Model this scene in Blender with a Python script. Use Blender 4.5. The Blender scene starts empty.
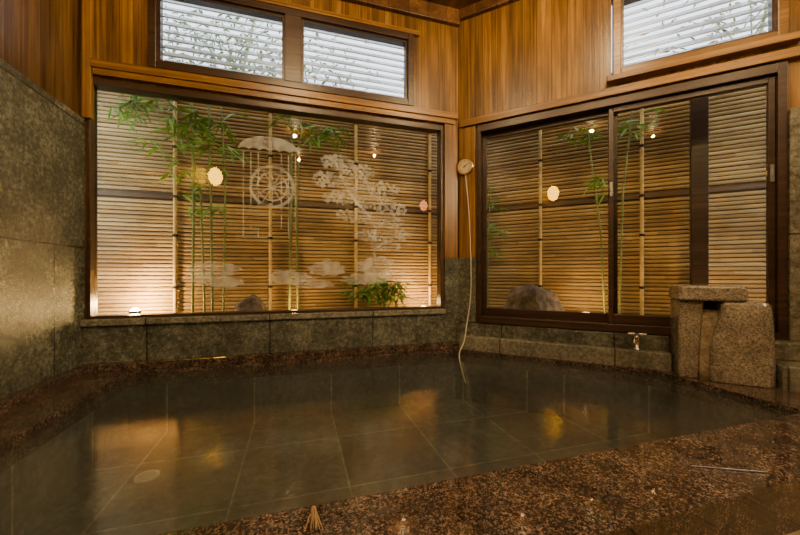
import bpy, bmesh, math, random
from mathutils import Vector, Matrix, noise
random.seed(7)
scene = bpy.context.scene
COL = scene.collection
scene.view_settings.exposure = 0.5

# ------------------------------------------------------------------ room frames
CX = 3.153                      # corner between the window wall and the 45 degree door wall
RX, RY = 5.098, -1.945          # end of the door wall
BY = -6.2                       # wall behind the viewer
CEIL = 3.40
def frame(ox, oy, deg, oz=0.0):
    return Matrix.Translation((ox, oy, oz)) @ Matrix.Rotation(math.radians(deg), 4, 'Z')
FA = frame(0, 0, 0)
FB = frame(CX, 0, -45)
FL = frame(0, BY, 90)
FR = frame(RX, RY, -90)
FK = frame(RX, BY, 180)

# ------------------------------------------------------------------ material helpers
def new_mat(name):
    m = bpy.data.materials.new(name); m.use_nodes = True
    nt = m.node_tree; nt.nodes.clear()
    out = nt.nodes.new('ShaderNodeOutputMaterial')
    return m, nt, out
def N(nt, t, **kw):
    n = nt.nodes.new(t)
    for k, v in kw.items():
        if hasattr(n, k): setattr(n, k, v)
    return n
def principled(nt, out, rough=0.5, metal=0.0, spec=0.5):
    p = N(nt, 'ShaderNodeBsdfPrincipled')
    p.inputs['Roughness'].default_value = rough
    p.inputs['Metallic'].default_value = metal
    p.inputs['Specular IOR Level'].default_value = spec
    nt.links.new(p.outputs[0], out.inputs[0])
    return p
def ramp(nt, stops):
    r = N(nt, 'ShaderNodeValToRGB')
    while len(r.color_ramp.elements) < len(stops): r.color_ramp.elements.new(0.5)
    for e, (p, c) in zip(r.color_ramp.elements, stops):
        e.position = p; e.color = (*c, 1)
    return r
def math_node(nt, op, a, b=None):
    n = N(nt, 'ShaderNodeMath', operation=op)
    for i, v in enumerate((a, b)):
        if v is None: continue
        if isinstance(v, (int, float)): n.inputs[i].default_value = v
        else: nt.links.new(v, n.inputs[i])
    return n.outputs[0]
def mixcol(nt, fac, a, b, mode='MIX'):
    n = N(nt, 'ShaderNodeMix', data_type='RGBA', blend_type=mode)
    for i, v in ((0, fac), (6, a), (7, b)):
        if isinstance(v, (int, float)): n.inputs[i].default_value = v
        elif isinstance(v, tuple): n.inputs[i].default_value = (*v, 1)
        else: nt.links.new(v, n.inputs[i])
    return n.outputs[2]
def bump(nt, height, p, strength=0.3, dist=0.01):
    b = N(nt, 'ShaderNodeBump'); b.inputs['Strength'].default_value = strength
    b.inputs['Distance'].default_value = dist
    nt.links.new(height, b.inputs['Height']); nt.links.new(b.outputs[0], p.inputs['Normal'])
def simple(name, col, rough=0.5, metal=0.0, var=0.15, scale=30):
    m, nt, out = new_mat(name); p = principled(nt, out, rough, metal)
    tc = N(nt, 'ShaderNodeTexCoord'); no = N(nt, 'ShaderNodeTexNoise'); no.inputs['Scale'].default_value = scale
    nt.links.new(tc.outputs['Object'], no.inputs['Vector'])
    r = ramp(nt, [(0.3, tuple(c*(1-var) for c in col)), (0.7, tuple(min(1, c*(1+var)) for c in col))])
    nt.links.new(no.outputs[0], r.inputs[0]); nt.links.new(r.outputs[0], p.inputs['Base Color'])
    return m
def wood(name, dark, mid, light, plank=0.0, grain='Z', rough=0.34, patch=0.5):
    m, nt, out = new_mat(name); p = principled(nt, out, rough)
    tc = N(nt, 'ShaderNodeTexCoord'); sep = N(nt, 'ShaderNodeSeparateXYZ')
    nt.links.new(tc.outputs['Object'], sep.inputs[0])
    mp = N(nt, 'ShaderNodeMapping')
    sc = {'Z': (36, 36, 0.9), 'X': (0.9, 36, 36), 'Y': (36, 0.9, 36)}[grain]
    mp.inputs['Scale'].default_value = sc
    vec = tc.outputs['Object']
    idv = None
    if plank > 0:
        q = math_node(nt, 'DIVIDE', sep.outputs['X'], plank)
        fl = math_node(nt, 'FLOOR', q)
        wn = N(nt, 'ShaderNodeTexWhiteNoise', noise_dimensions='1D'); nt.links.new(fl, wn.inputs['W'])
        idv = wn.outputs['Value']
        cmb = N(nt, 'ShaderNodeCombineXYZ')
        off = math_node(nt, 'MULTIPLY', idv, 17.0); nt.links.new(off, cmb.inputs['Z'])
        va = N(nt, 'ShaderNodeVectorMath', operation='ADD')
        nt.links.new(vec, va.inputs[0]); nt.links.new(cmb.outputs[0], va.inputs[1]); vec = va.outputs[0]
        fr = math_node(nt, 'FRACT', q)
        edge = math_node(nt, 'LESS_THAN', fr, 0.03)
    nt.links.new(vec, mp.inputs['Vector'])
    n1 = N(nt, 'ShaderNodeTexNoise'); n1.inputs['Scale'].default_value = 1.0; n1.inputs['Detail'].default_value = 7
    n1.inputs['Distortion'].default_value = 0.8
    nt.links.new(mp.outputs[0], n1.inputs['Vector'])
    r = ramp(nt, [(0.28, dark), (0.5, mid), (0.76, light)])
    nt.links.new(n1.outputs[0], r.inputs[0])
    col = r.outputs[0]
    mp2 = N(nt, 'ShaderNodeMapping'); mp2.inputs['Scale'].default_value = {'Z': (4.5, 4.5, 0.9), 'X': (0.9, 4.5, 4.5), 'Y': (4.5, 0.9, 4.5)}[grain]
    nt.links.new(tc.outputs['Object'], mp2.inputs['Vector'])
    n2 = N(nt, 'ShaderNodeTexNoise'); n2.inputs['Scale'].default_value = 1.0; n2.inputs['Detail'].default_value = 8
    n2.inputs['Roughness'].default_value = 0.62
    nt.links.new(mp2.outputs[0], n2.inputs['Vector'])
    r2 = ramp(nt, [(0.36, (1-patch, (1-patch)*0.92, (1-patch)*0.85)), (0.64, (1.1,)*3)])
    nt.links.new(n2.outputs[0], r2.inputs[0])
    col = mixcol(nt, 1.0, col, r2.outputs[0], 'MULTIPLY')
    if plank > 0:
        rv = ramp(nt, [(0.0, (0.66, 0.63, 0.60)), (1.0, (1.15, 1.13, 1.1))]); nt.links.new(idv, rv.inputs[0])
        col = mixcol(nt, 1.0, col, rv.outputs[0], 'MULTIPLY')
        col = mixcol(nt, edge, col, tuple(c*0.35 for c in dark))
        bump(nt, math_node(nt, 'SUBTRACT', n1.outputs[0], edge), p, 0.35, 0.004)
    else:
        bump(nt, n1.outputs[0], p, 0.25, 0.003)
    nt.links.new(col, p.inputs['Base Color'])
    return m
def stone(name, dark, mid, light, bw=0.0, bh=0.0, rough=0.38, scale=14, zoff=0.0, bumpd=0.012, axes='XZ', joint=None):
    m, nt, out = new_mat(name); p = principled(nt, out, rough)
    tc = N(nt, 'ShaderNodeTexCoord')
    n1 = N(nt, 'ShaderNodeTexNoise'); n1.inputs['Scale'].default_value = scale; n1.inputs['Detail'].default_value = 12
    n1.inputs['Roughness'].default_value = 0.8
    nt.links.new(tc.outputs['Object'], n1.inputs['Vector'])
    n2 = N(nt, 'ShaderNodeTexNoise'); n2.inputs['Scale'].default_value = scale*0.16; n2.inputs['Detail'].default_value = 5
    nt.links.new(tc.outputs['Object'], n2.inputs['Vector'])
    s = math_node(nt, 'ADD', math_node(nt, 'MULTIPLY', n1.outputs[0], 0.75), math_node(nt, 'MULTIPLY', n2.outputs[0], 0.25))
    r = ramp(nt, [(0.39, dark), (0.5, mid), (0.61, light)])
    nt.links.new(s, r.inputs[0]); col = r.outputs[0]
    h = n1.outputs[0]
    if bw > 0:
        sep = N(nt, 'ShaderNodeSeparateXYZ'); nt.links.new(tc.outputs['Object'], sep.inputs[0])
        cmb = N(nt, 'ShaderNodeCombineXYZ')
        nt.links.new(sep.outputs['X'], cmb.inputs['X'])
        nt.links.new(math_node(nt, 'ADD', sep.outputs['Z' if axes == 'XZ' else 'Y'], zoff), cmb.inputs['Y'])
        br = N(nt, 'ShaderNodeTexBrick'); br.offset = 0.5 if axes == 'XZ' else 0.0
        br.inputs['Scale'].default_value = 1.0
        br.inputs['Brick Width'].default_value = bw; br.inputs['Row Height'].default_value = bh
        br.inputs['Mortar Size'].default_value = 0.006
        br.inputs['Mortar Smooth'].default_value = 0.1
        br.inputs['Color1'].default_value = (0.68, 0.68, 0.68, 1); br.inputs['Color2'].default_value = (1.2, 1.2, 1.17, 1)
        br.inputs['Mortar'].default_value = (*(joint or (0.22, 0.2, 0.18)), 1)
        nt.links.new(cmb.outputs[0], br.inputs['Vector'])
        col = mixcol(nt, 1.0, col, br.outputs['Color'], 'MULTIPLY')
        h = math_node(nt, 'SUBTRACT', h, br.outputs['Fac'])
    nt.links.new(col, p.inputs['Base Color'])
    bump(nt, h, p, 0.9, bumpd)
    return m
def granite(name, dark, mid, light, rough=0.1, scale=60, spec=0.5, lo=0.28, hi=0.78, clouds=0.28):
    m, nt, out = new_mat(name); p = principled(nt, out, rough, spec=spec)
    tc = N(nt, 'ShaderNodeTexCoord')
    v = N(nt, 'ShaderNodeTexVoronoi'); v.inputs['Scale'].default_value = scale
    nt.links.new(tc.outputs['Object'], v.inputs['Vector'])
    sp = N(nt, 'ShaderNodeSeparateColor'); nt.links.new(v.outputs['Color'], sp.inputs[0])
    n1 = N(nt, 'ShaderNodeTexNoise'); n1.inputs['Scale'].default_value = scale*0.28; n1.inputs['Detail'].default_value = 8
    nt.links.new(tc.outputs['Object'], n1.inputs['Vector'])
    s = math_node(nt, 'ADD', math_node(nt, 'MULTIPLY', sp.outputs[0], 0.34), math_node(nt, 'MULTIPLY', n1.outputs[0], 0.66))
    r = ramp(nt, [(lo, dark), (0.52, mid), (hi, light)])
    nt.links.new(s, r.inputs[0])
    nb = N(nt, 'ShaderNodeTexNoise'); nb.inputs['Scale'].default_value = 7.0; nb.inputs['Detail'].default_value = 6
    nt.links.new(tc.outputs['Object'], nb.inputs['Vector'])
    rb = ramp(nt, [(0.35, (1-clouds,)*3), (0.65, (1+clouds, 1+clouds*0.95, 1+clouds*0.9))]); nt.links.new(nb.outputs[0], rb.inputs[0])
    nt.links.new(mixcol(nt, 1.0, r.outputs[0], rb.outputs[0], 'MULTIPLY'), p.inputs['Base Color'])
    n3 = N(nt, 'ShaderNodeTexNoise'); n3.inputs['Scale'].default_value = 5; n3.inputs['Detail'].default_value = 3
    nt.links.new(tc.outputs['Object'], n3.inputs['Vector'])
    bump(nt, n3.outputs[0], p, 0.05, 0.01)
    return m
def emissive(name, col, s):
    m, nt, out = new_mat(name); e = N(nt, 'ShaderNodeEmission')
    e.inputs[0].default_value = (*col, 1); e.inputs[1].default_value = s
    nt.links.new(e.outputs[0], out.inputs[0]); return m
def glass(name, tint=(0.93, 0.96, 0.94), boost=1.0, rough=0.0):
    m, nt, out = new_mat(name)
    t = N(nt, 'ShaderNodeBsdfTransparent'); t.inputs[0].default_value = (*tint, 1)
    g = N(nt, 'ShaderNodeBsdfGlossy'); g.inputs['Roughness'].default_value = rough
    f = N(nt, 'ShaderNodeFresnel'); f.inputs[0].default_value = 1.5
    mx = N(nt, 'ShaderNodeMixShader')
    nt.links.new(math_node(nt, 'MULTIPLY', f.outputs[0], boost), mx.inputs[0])
    nt.links.new(t.outputs[0], mx.inputs[1]); nt.links.new(g.outputs[0], mx.inputs[2])
    nt.links.new(mx.outputs[0], out.inputs[0]); return m

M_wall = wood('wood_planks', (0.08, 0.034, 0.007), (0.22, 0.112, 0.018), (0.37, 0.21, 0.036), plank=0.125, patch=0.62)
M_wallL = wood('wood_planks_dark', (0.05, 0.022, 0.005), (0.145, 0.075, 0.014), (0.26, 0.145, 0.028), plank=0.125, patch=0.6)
M_ceil = wood('wood_ceiling', (0.05, 0.022, 0.007), (0.12, 0.056, 0.016), (0.2, 0.10, 0.03), plank=0.2, grain='Y')
M_trim = wood('wood_trim', (0.11, 0.048, 0.009), (0.245, 0.122, 0.020), (0.38, 0.21, 0.037), grain='X', patch=0.5)
M_trimz = wood('wood_trim_upright', (0.11, 0.048, 0.009), (0.245, 0.122, 0.020), (0.38, 0.21, 0.037), grain='Z', patch=0.5)
M_dark = wood('dark_frame_wood', (0.018, 0.0095, 0.0055), (0.040, 0.0215, 0.0125), (0.075, 0.042, 0.025), grain='X', rough=0.35, patch=0.3)
M_rail = wood('fence_backing_wood', (0.07, 0.045, 0.022), (0.14, 0.092, 0.047), (0.21, 0.145, 0.075), grain='X', rough=0.6, patch=0.3)
M_stone = stone('green_tuff', (0.026, 0.029, 0.019), (0.092, 0.099, 0.067), (0.25, 0.26, 0.19), bw=0.9, bh=0.925, rough=0.2, scale=32, bumpd=0.018)
M_stone2 = stone('grey_ledge_stone', (0.072, 0.072, 0.052), (0.185, 0.183, 0.134), (0.35, 0.34, 0.26), bw=0.9, bh=2.0, zoff=1.0, rough=0.25, scale=32)
M_rock = stone('garden_rock', (0.08, 0.06, 0.042), (0.22, 0.17, 0.125), (0.42, 0.34, 0.27), rough=0.7, scale=7)
M_gravel = stone('gravel', (0.05, 0.045, 0.035), (0.15, 0.12, 0.08), (0.34, 0.28, 0.2), rough=0.9, scale=40)
M_rim = granite('brown_granite', (0.008, 0.006, 0.005), (0.046, 0.032, 0.023), (0.20, 0.14, 0.10), rough=0.025, scale=220, spec=1.0, lo=0.32, hi=0.74, clouds=0.4)
M_basin = stone('basin_tile', (0.030, 0.034, 0.031), (0.066, 0.072, 0.066), (0.132, 0.14, 0.13), bw=0.62, bh=0.62, rough=0.5, scale=20, axes='XY', bumpd=0.003, joint=(2.5, 2.35, 2.0))
M_spout = granite('spout_granite', (0.06, 0.053, 0.040), (0.225, 0.195, 0.145), (0.41, 0.36, 0.275), rough=0.22, scale=240, clouds=0.22)
M_mineral = stone('mineral_crust', (0.13, 0.105, 0.06), (0.30, 0.245, 0.155), (0.50, 0.43, 0.30), rough=0.2, scale=22)
M_floor = stone('floor_tile', (0.10, 0.07, 0.025), (0.22, 0.15, 0.055), (0.34, 0.24, 0.10), bw=0.3, bh=0.3, rough=0.45, axes='XY', bumpd=0.003, joint=(0.4, 0.35, 0.3))
M_black = simple('shadow_stone', (0.008, 0.007, 0.006), 0.8)
M_chrome = simple('chrome', (0.85, 0.85, 0.85), 0.2, 1.0, 0.03)
M_alum = simple('aluminium', (0.35, 0.37, 0.4), 0.35, 1.0, 0.05)
M_brass = simple('brass_bezel', (0.6, 0.42, 0.18), 0.3, 1.0, 0.05)
M_dial = simple('dial_face', (0.58, 0.46, 0.25), 0.5, 0, 0.04)
M_drain = simple('drain_metal', (0.42, 0.42, 0.38), 0.5, 0, 0.1)
M_cable = simple('white_cable', (0.55, 0.5, 0.38), 0.5, 0, 0.05)
M_glass = glass('window_glass', (0.96, 0.98, 0.96), 1.15)
M_leaf = simple('bamboo_leaf', (0.17, 0.42, 0.045), 0.5, 0, 0.45, 12)
M_leafd = simple('tree_leaf', (0.20, 0.30, 0.13), 0.6, 0, 0.4, 12)
M_culm = simple('green_culm', (0.24, 0.30, 0.08), 0.4, 0, 0.3, 9)
M_tie = simple('black_twine', (0.015, 0.012, 0.01), 0.8)
M_straw = simple('straw', (0.30, 0.20, 0.09), 0.7, 0, 0.3, 60)
M_steel = simple('pale_steel', (0.20, 0.22, 0.27), 0.5, 1.0, 0.1)
M_lamp = emissive('lantern_paper', (1.0, 0.46, 0.02), 34)
M_lamp2 = emissive('pink_lantern_paper', (1.0, 0.30, 0.10), 10)
M_fill = emissive('fill_panel_glow', (1.0, 0.72, 0.40), 125)  # glow of the added fill light that brightens the room
M_glow = emissive('lamp_lens', (1.0, 0.58, 0.20), 160)
M_glow2 = emissive('small_lamp_lens', (1.0, 0.55, 0.2), 5)
M_poleY = simple('yellow_bamboo', (0.66, 0.46, 0.155), 0.4, 0, 0.2, 14)

# bamboo slats : every slat its own tone, streaks along the slat
PITCH = 0.038
def slat_mat():
    m, nt, out = new_mat('split_bamboo'); p = principled(nt, out, 0.5)
    tc = N(nt, 'ShaderNodeTexCoord'); sep = N(nt, 'ShaderNodeSeparateXYZ'); nt.links.new(tc.outputs['Object'], sep.inputs[0])
    fl = math_node(nt, 'FLOOR', math_node(nt, 'DIVIDE', sep.outputs['Z'], PITCH))
    seg = math_node(nt, 'FLOOR', math_node(nt, 'ADD', math_node(nt, 'MULTIPLY', sep.outputs['X'], 1.3), math_node(nt, 'MULTIPLY', fl, 0.37)))
    cmb = N(nt, 'ShaderNodeCombineXYZ'); nt.links.new(fl, cmb.inputs[0]); nt.links.new(seg, cmb.inputs[1])
    wn = N(nt, 'ShaderNodeTexWhiteNoise', noise_dimensions='3D'); nt.links.new(cmb.outputs[0], wn.inputs['Vector'])
    r = ramp(nt, [(0, (0.34, 0.215, 0.075)), (0.5, (0.46, 0.305, 0.112)), (1, (0.57, 0.41, 0.17))]); nt.links.new(wn.outputs['Value'], r.inputs[0])
    mp = N(nt, 'ShaderNodeMapping'); mp.inputs['Scale'].default_value = (3, 3, 60); nt.links.new(tc.outputs['Object'], mp.inputs['Vector'])
    n = N(nt, 'ShaderNodeTexNoise'); n.inputs['Scale'].default_value = 1; nt.links.new(mp.outputs[0], n.inputs['Vector'])
    r2 = ramp(nt, [(0.3, (0.8,)*3), (0.7, (1.1,)*3)]); nt.links.new(n.outputs[0], r2.inputs[0])
    n3 = N(nt, 'ShaderNodeTexNoise'); n3.inputs['Scale'].default_value = 1.7; n3.inputs['Detail'].default_value = 5; nt.links.new(tc.outputs['Object'], n3.inputs['Vector'])
    r3 = ramp(nt, [(0.38, (0.68, 0.65, 0.60)), (0.58, (1.05,)*3)]); nt.links.new(n3.outputs[0], r3.inputs[0])
    c = mixcol(nt, 1, r.outputs[0], r2.outputs[0], 'MULTIPLY')
    nt.links.new(mixcol(nt, 1, c, r3.outputs[0], 'MULTIPLY'), p.inputs['Base Color'])
    return m
M_slat = slat_mat()

def etched_mat():
    m, nt, out = new_mat('etched_frost')
    t = N(nt, 'ShaderNodeBsdfTransparent'); d = N(nt, 'ShaderNodeBsdfDiffuse'); tr = N(nt, 'ShaderNodeBsdfTranslucent')
    d.inputs[0].default_value = (0.72, 0.80, 0.82, 1); tr.inputs[0].default_value = (0.82, 0.88, 0.90, 1)
    a = N(nt, 'ShaderNodeAddShader'); nt.links.new(d.outputs[0], a.inputs[0]); nt.links.new(tr.outputs[0], a.inputs[1])
    mx = N(nt, 'ShaderNodeMixShader')
    tc = N(nt, 'ShaderNodeTexCoord'); no = N(nt, 'ShaderNodeTexNoise'); no.inputs['Scale'].default_value = 9
    nt.links.new(tc.outputs['Object'], no.inputs['Vector'])
    r = ramp(nt, [(0.35, (0.12,)*3), (0.65, (0.29,)*3)]); nt.links.new(no.outputs[0], r.inputs[0])
    nt.links.new(r.outputs[0], mx.inputs[0]); nt.links.new(t.outputs[0], mx.inputs[1]); nt.links.new(a.outputs[0], mx.inputs[2])
    nt.links.new(mx.outputs[0], out.inputs[0]); return m
M_etch = etched_mat()

def louver_mat():
    m, nt, out = new_mat('louver_glass')
    t = N(nt, 'ShaderNodeBsdfTransparent'); t.inputs[0].default_value = (0.84, 0.86, 0.86, 1)
    tr = N(nt, 'ShaderNodeBsdfTranslucent'); tr.inputs[0].default_value = (0.95, 0.96, 0.96, 1)
    g = N(nt, 'ShaderNodeBsdfGlossy'); g.inputs['Roughness'].default_value = 0.15
    tc = N(nt, 'ShaderNodeTexCoord'); mp = N(nt, 'ShaderNodeMapping'); mp.inputs['Scale'].default_value = (2.2, 2.2, 5)
    nt.links.new(tc.outputs['Object'], mp.inputs['Vector'])
    no = N(nt, 'ShaderNodeTexNoise'); no.inputs['Scale'].default_value = 1.0; nt.links.new(mp.outputs[0], no.inputs['Vector'])
    r = ramp(nt, [(0.35, (0.20,)*3), (0.65, (0.65,)*3)]); nt.links.new(no.outputs[0], r.inputs[0])
    m1 = N(nt, 'ShaderNodeMixShader'); nt.links.new(r.outputs[0], m1.inputs[0])
    nt.links.new(t.outputs[0], m1.inputs[1]); nt.links.new(tr.outputs[0], m1.inputs[2])
    m2 = N(nt, 'ShaderNodeMixShader'); m2.inputs[0].default_value = 0.06
    nt.links.new(m1.outputs[0], m2.inputs[1]); nt.links.new(g.outputs[0], m2.inputs[2])
    nt.links.new(m2.outputs[0], out.inputs[0]); return m
M_louver = louver_mat()

def water_mat():
    m, nt, out = new_mat('bath_water')
    t = N(nt, 'ShaderNodeBsdfTransparent'); t.inputs[0].default_value = (0.81, 0.85, 0.82, 1)
    d = N(nt, 'ShaderNodeBsdfDiffuse'); d.inputs[0].default_value = (0.088, 0.096, 0.090, 1)
    g = N(nt, 'ShaderNodeBsdfGlossy'); g.inputs['Roughness'].default_value = 0.12
    tc = N(nt, 'ShaderNodeTexCoord'); no = N(nt, 'ShaderNodeTexNoise'); no.inputs['Scale'].default_value = 4.5; no.inputs['Detail'].default_value = 4
    nt.links.new(tc.outputs['Object'], no.inputs['Vector'])
    b = N(nt, 'ShaderNodeBump'); b.inputs['Strength'].default_value = 0.22; b.inputs['Distance'].default_value = 0.02
    nt.links.new(no.outputs[0], b.inputs['Height']); nt.links.new(b.outputs[0], g.inputs['Normal'])
    f = N(nt, 'ShaderNodeFresnel'); f.inputs[0].default_value = 1.33
    # cloudy murk drifting in the water
    n2 = N(nt, 'ShaderNodeTexNoise'); n2.inputs['Scale'].default_value = 1.6; n2.inputs['Detail'].default_value = 5
    nt.links.new(tc.outputs['Object'], n2.inputs['Vector'])
    rm = ramp(nt, [(0.35, (0.10,)*3), (0.68, (0.34,)*3)]); nt.links.new(n2.outputs[0], rm.inputs[0])
    m1 = N(nt, 'ShaderNodeMixShader'); nt.links.new(rm.outputs[0], m1.inputs[0])
    nt.links.new(t.outputs[0], m1.inputs[1]); nt.links.new(d.outputs[0], m1.inputs[2])
    m2 = N(nt, 'ShaderNodeMixShader'); nt.links.new(math_node(nt, 'MULTIPLY', f.outputs[0], 0.24), m2.inputs[0])
    nt.links.new(m1.outputs[0], m2.inputs[1]); nt.links.new(g.outputs[0], m2.inputs[2])
    nt.links.new(m2.outputs[0], out.inputs[0]); return m
M_water = water_mat()

# ------------------------------------------------------------------ mesh helpers
def box(bm, x0, x1, y0, y1, z0, z1):
    vs = [bm.verts.new(p) for p in ((x0,y0,z0),(x1,y0,z0),(x1,y1,z0),(x0,y1,z0),(x0,y0,z1),(x1,y0,z1),(x1,y1,z1),(x0,y1,z1))]
    for f in ((0,3,2,1),(4,5,6,7),(0,1,5,4),(1,2,6,5),(2,3,7,6),(3,0,4,7)):
        bm.faces.new([vs[i] for i in f])
def tube(bm, pts, radii, seg=10, cap=True):
    pts = [Vector(p) for p in pts]
    if isinstance(radii, (int, float)): radii = [radii]*len(pts)
    rings = []
    ref = Vector((0.31, 0.87, 0.12)).normalized()
    for i, p in enumerate(pts):
        a = pts[max(0, i-1)]; b = pts[min(len(pts)-1, i+1)]
        t = (b-a).normalized()
        r = ref if abs(t.dot(ref)) < 0.95 else Vector((1, 0, 0))
        u = t.cross(r).normalized(); v = t.cross(u).normalized()
        rings.append([bm.verts.new(p + radii[i]*(math.cos(2*math.pi*k/seg)*u + math.sin(2*math.pi*k/seg)*v)) for k in range(seg)])
    for r0, r1 in zip(rings, rings[1:]):
        for k in range(seg):
            bm.faces.new((r0[k], r0[(k+1) % seg], r1[(k+1) % seg], r1[k]))
    if cap:
        bm.faces.new(rings[0][::-1]); bm.faces.new(rings[-1])
def lathe(bm, prof, seg=24, c=(0, 0, 0)):
    rings = []
    for r, z in prof:
        rings.append([bm.verts.new((c[0]+r*math.cos(2*math.pi*k/seg), c[1]+r*math.sin(2*math.pi*k/seg), c[2]+z)) for k in range(seg)])
    for r0, r1 in zip(rings, rings[1:]):
        for k in range(seg): bm.faces.new((r0[k], r0[(k+1) % seg], r1[(k+1) % seg], r1[k]))
    bm.faces.new(rings[0][::-1]); bm.faces.new(rings[-1])
def obj(name, bm, mat, mtx=None, parent=None, label=None, category=None, kind=None, group=None, bevel=0, smooth=False, bseg=2):
    bmesh.ops.recalc_face_normals(bm, faces=bm.faces[:])
    me = bpy.data.meshes.new(name); bm.to_mesh(me); bm.free()
    if smooth:
        for p in me.polygons: p.use_smooth = True
    me.materials.append(mat)
    o = bpy.data.objects.new(name, me); COL.objects.link(o)
    if parent is not None: o.parent = parent
    if mtx is not None: o.matrix_basis = mtx
    if label: o['label'] = label
    if category: o['category'] = category
    if kind: o['kind'] = kind
    if group: o['group'] = group
    if bevel:
        b = o.modifiers.new('bevel', 'BEVEL'); b.width = bevel; b.segments = bseg; b.limit_method = 'ANGLE'
    return o
def empty(name, mtx, label, category, group=None):
    o = bpy.data.objects.new(name, None); COL.objects.link(o); o.matrix_basis = mtx; o.empty_display_size = 0.1
    o['label'] = label; o['category'] = category
    if group: o['group'] = group
    return o
def B(): return bmesh.new()
def boxes(*bs):
    bm = B()
    for b in bs: box(bm, *b)
    return bm
def wall_mesh(x0, x1, z0, z1, holes, y0=0.0, y1=0.12):
    xs = sorted({x0, x1, *[h[0] for h in holes], *[h[1] for h in holes]})
    zs = sorted({z0, z1, *[h[2] for h in holes], *[h[3] for h in holes]})
    bm = B()
    for a, b in zip(xs, xs[1:]):
        run = None
        for c, d in zip(zs, zs[1:]):
            mx, mz = (a+b)/2, (c+d)/2
            if any(h[0] < mx < h[1] and h[2] < mz < h[3] for h in holes):
                if run: box(bm, a, b, y0, y1, *run); run = None
            else:
                run = (run[0], d) if run else (c, d)
        if run: box(bm, a, b, y0, y1, *run)
    return bm
trim_n = [0]
def trim(bm, mat, mtx, label, bevel=0.004, category='trim'):
    trim_n[0] += 1
    return obj('trim_%d' % trim_n[0], bm, mat, mtx, label=label, category=category, kind='structure', bevel=bevel)

# ------------------------------------------------------------------ room shell
FLZ = -0.18
obj('wall_back', wall_mesh(0.0, CX, -0.6, CEIL, [(0.05, 2.975, 0.385, 2.22), (0.44, 2.67, 2.36, 3.06)]), M_wall, FA,
    label='vertical orange-brown cedar plank wall around the bath window', category='wall', kind='structure')
obj('wall_corner', wall_mesh(0.0, 2.75, -0.6, CEIL, [(0.20, 2.372, 0.25, 2.20), (1.335, 2.385, 2.36, 3.06)]), M_wall, FB,
    label='vertical golden cedar plank wall above the sliding doors', category='wall', kind='structure')
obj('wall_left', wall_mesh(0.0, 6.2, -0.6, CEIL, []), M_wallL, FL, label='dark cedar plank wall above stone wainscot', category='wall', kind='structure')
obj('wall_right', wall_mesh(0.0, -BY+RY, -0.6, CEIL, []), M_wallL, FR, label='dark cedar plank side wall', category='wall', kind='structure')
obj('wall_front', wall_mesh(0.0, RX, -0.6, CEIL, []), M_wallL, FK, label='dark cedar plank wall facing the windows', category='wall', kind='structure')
bm = B()
prof = [(-0.1, 0.12), (CX+0.05, 0.12), (RX+0.12, RY+0.05), (RX+0.12, BY-0.12), (-0.12, BY-0.12)]
lo = [bm.verts.new((x, y, CEIL)) for x, y in prof]; hi = [bm.verts.new((x, y, CEIL+0.1)) for x, y in prof]
bm.faces.new(lo); bm.faces.new(hi[::-1])
for i in range(5): bm.faces.new((lo[i], lo[(i+1) % 5], hi[(i+1) % 5], hi[i]))
obj('ceiling', bm, M_ceil, label='dark cedar board ceiling', category='ceiling', kind='structure')
obj('floor', boxes((0, RX, BY, -2.36, FLZ-0.1, FLZ)), M_floor, label='warm yellow-brown stone tiled floor', category='floor', kind='structure')

# stone wainscot and ledges
trim(boxes((0.0, 6.2, -0.035, 0, FLZ, 1.90)), M_stone, FL, 'greenish rough tuff wainscot slabs on the side wall', 0.006)
trim(boxes((0.036, CX+0.01, -0.05, 0, -0.02, 0.335)), M_stone, FA, 'greenish tuff blocks under the picture window', 0.006)
trim(boxes((0.036, CX-0.17, -0.075, 0.0, 0.335, 0.385)), M_stone2, FA, 'grey-green stone sill slab under the picture window', 0.008)
trim(boxes((0.036, CX-0.03, -0.105, -0.05, -0.02, 0.055)), M_rim, FA, 'low polished granite step below the tuff blocks', 0.004)
trim(boxes((CX-0.165, CX+0.005, -0.035, 0, 0.335, 0.89)), M_stone, FA, 'greenish tuff slab at the wall corner', 0.006)
trim(boxes((0.0, 0.19, -0.035, 0, 0.25, 0.89)), M_stone, FB, 'greenish tuff slab beside the sliding doors', 0.006)
trim(boxes((0.0, 1.71, -0.07, 0, -0.02, 0.245)), M_stone, FB, 'tuff base below the sliding doors', 0.006)
trim(boxes((0.06, 1.71, -0.16, -0.07, -0.02, 0.13)), M_stone2, FB, 'low grey stone step along the sliding doors', 0.008)
trim(boxes((2.225, 2.75, -0.36, 0, -0.02, 0.15), (2.225, 2.75, -0.16, 0, 0.15, 0.27)), M_stone2, FB, 'stepped stone ledge beside the water spout', 0.01)
trim(boxes((2.374, 2.75, -0.045, 0, 0.27, 1.86)), M_stone2, FB, 'rough pale tuff slab wall panel beside the door jamb', 0.006)
trim(boxes((2.3, 4.16, -0.10, -0.035, -0.02, 0.055)), M_rim, FL @ Matrix.Translation((2.0-0.06, 0, 0)), 'low polished granite step along the side wall', 0.004)

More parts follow.
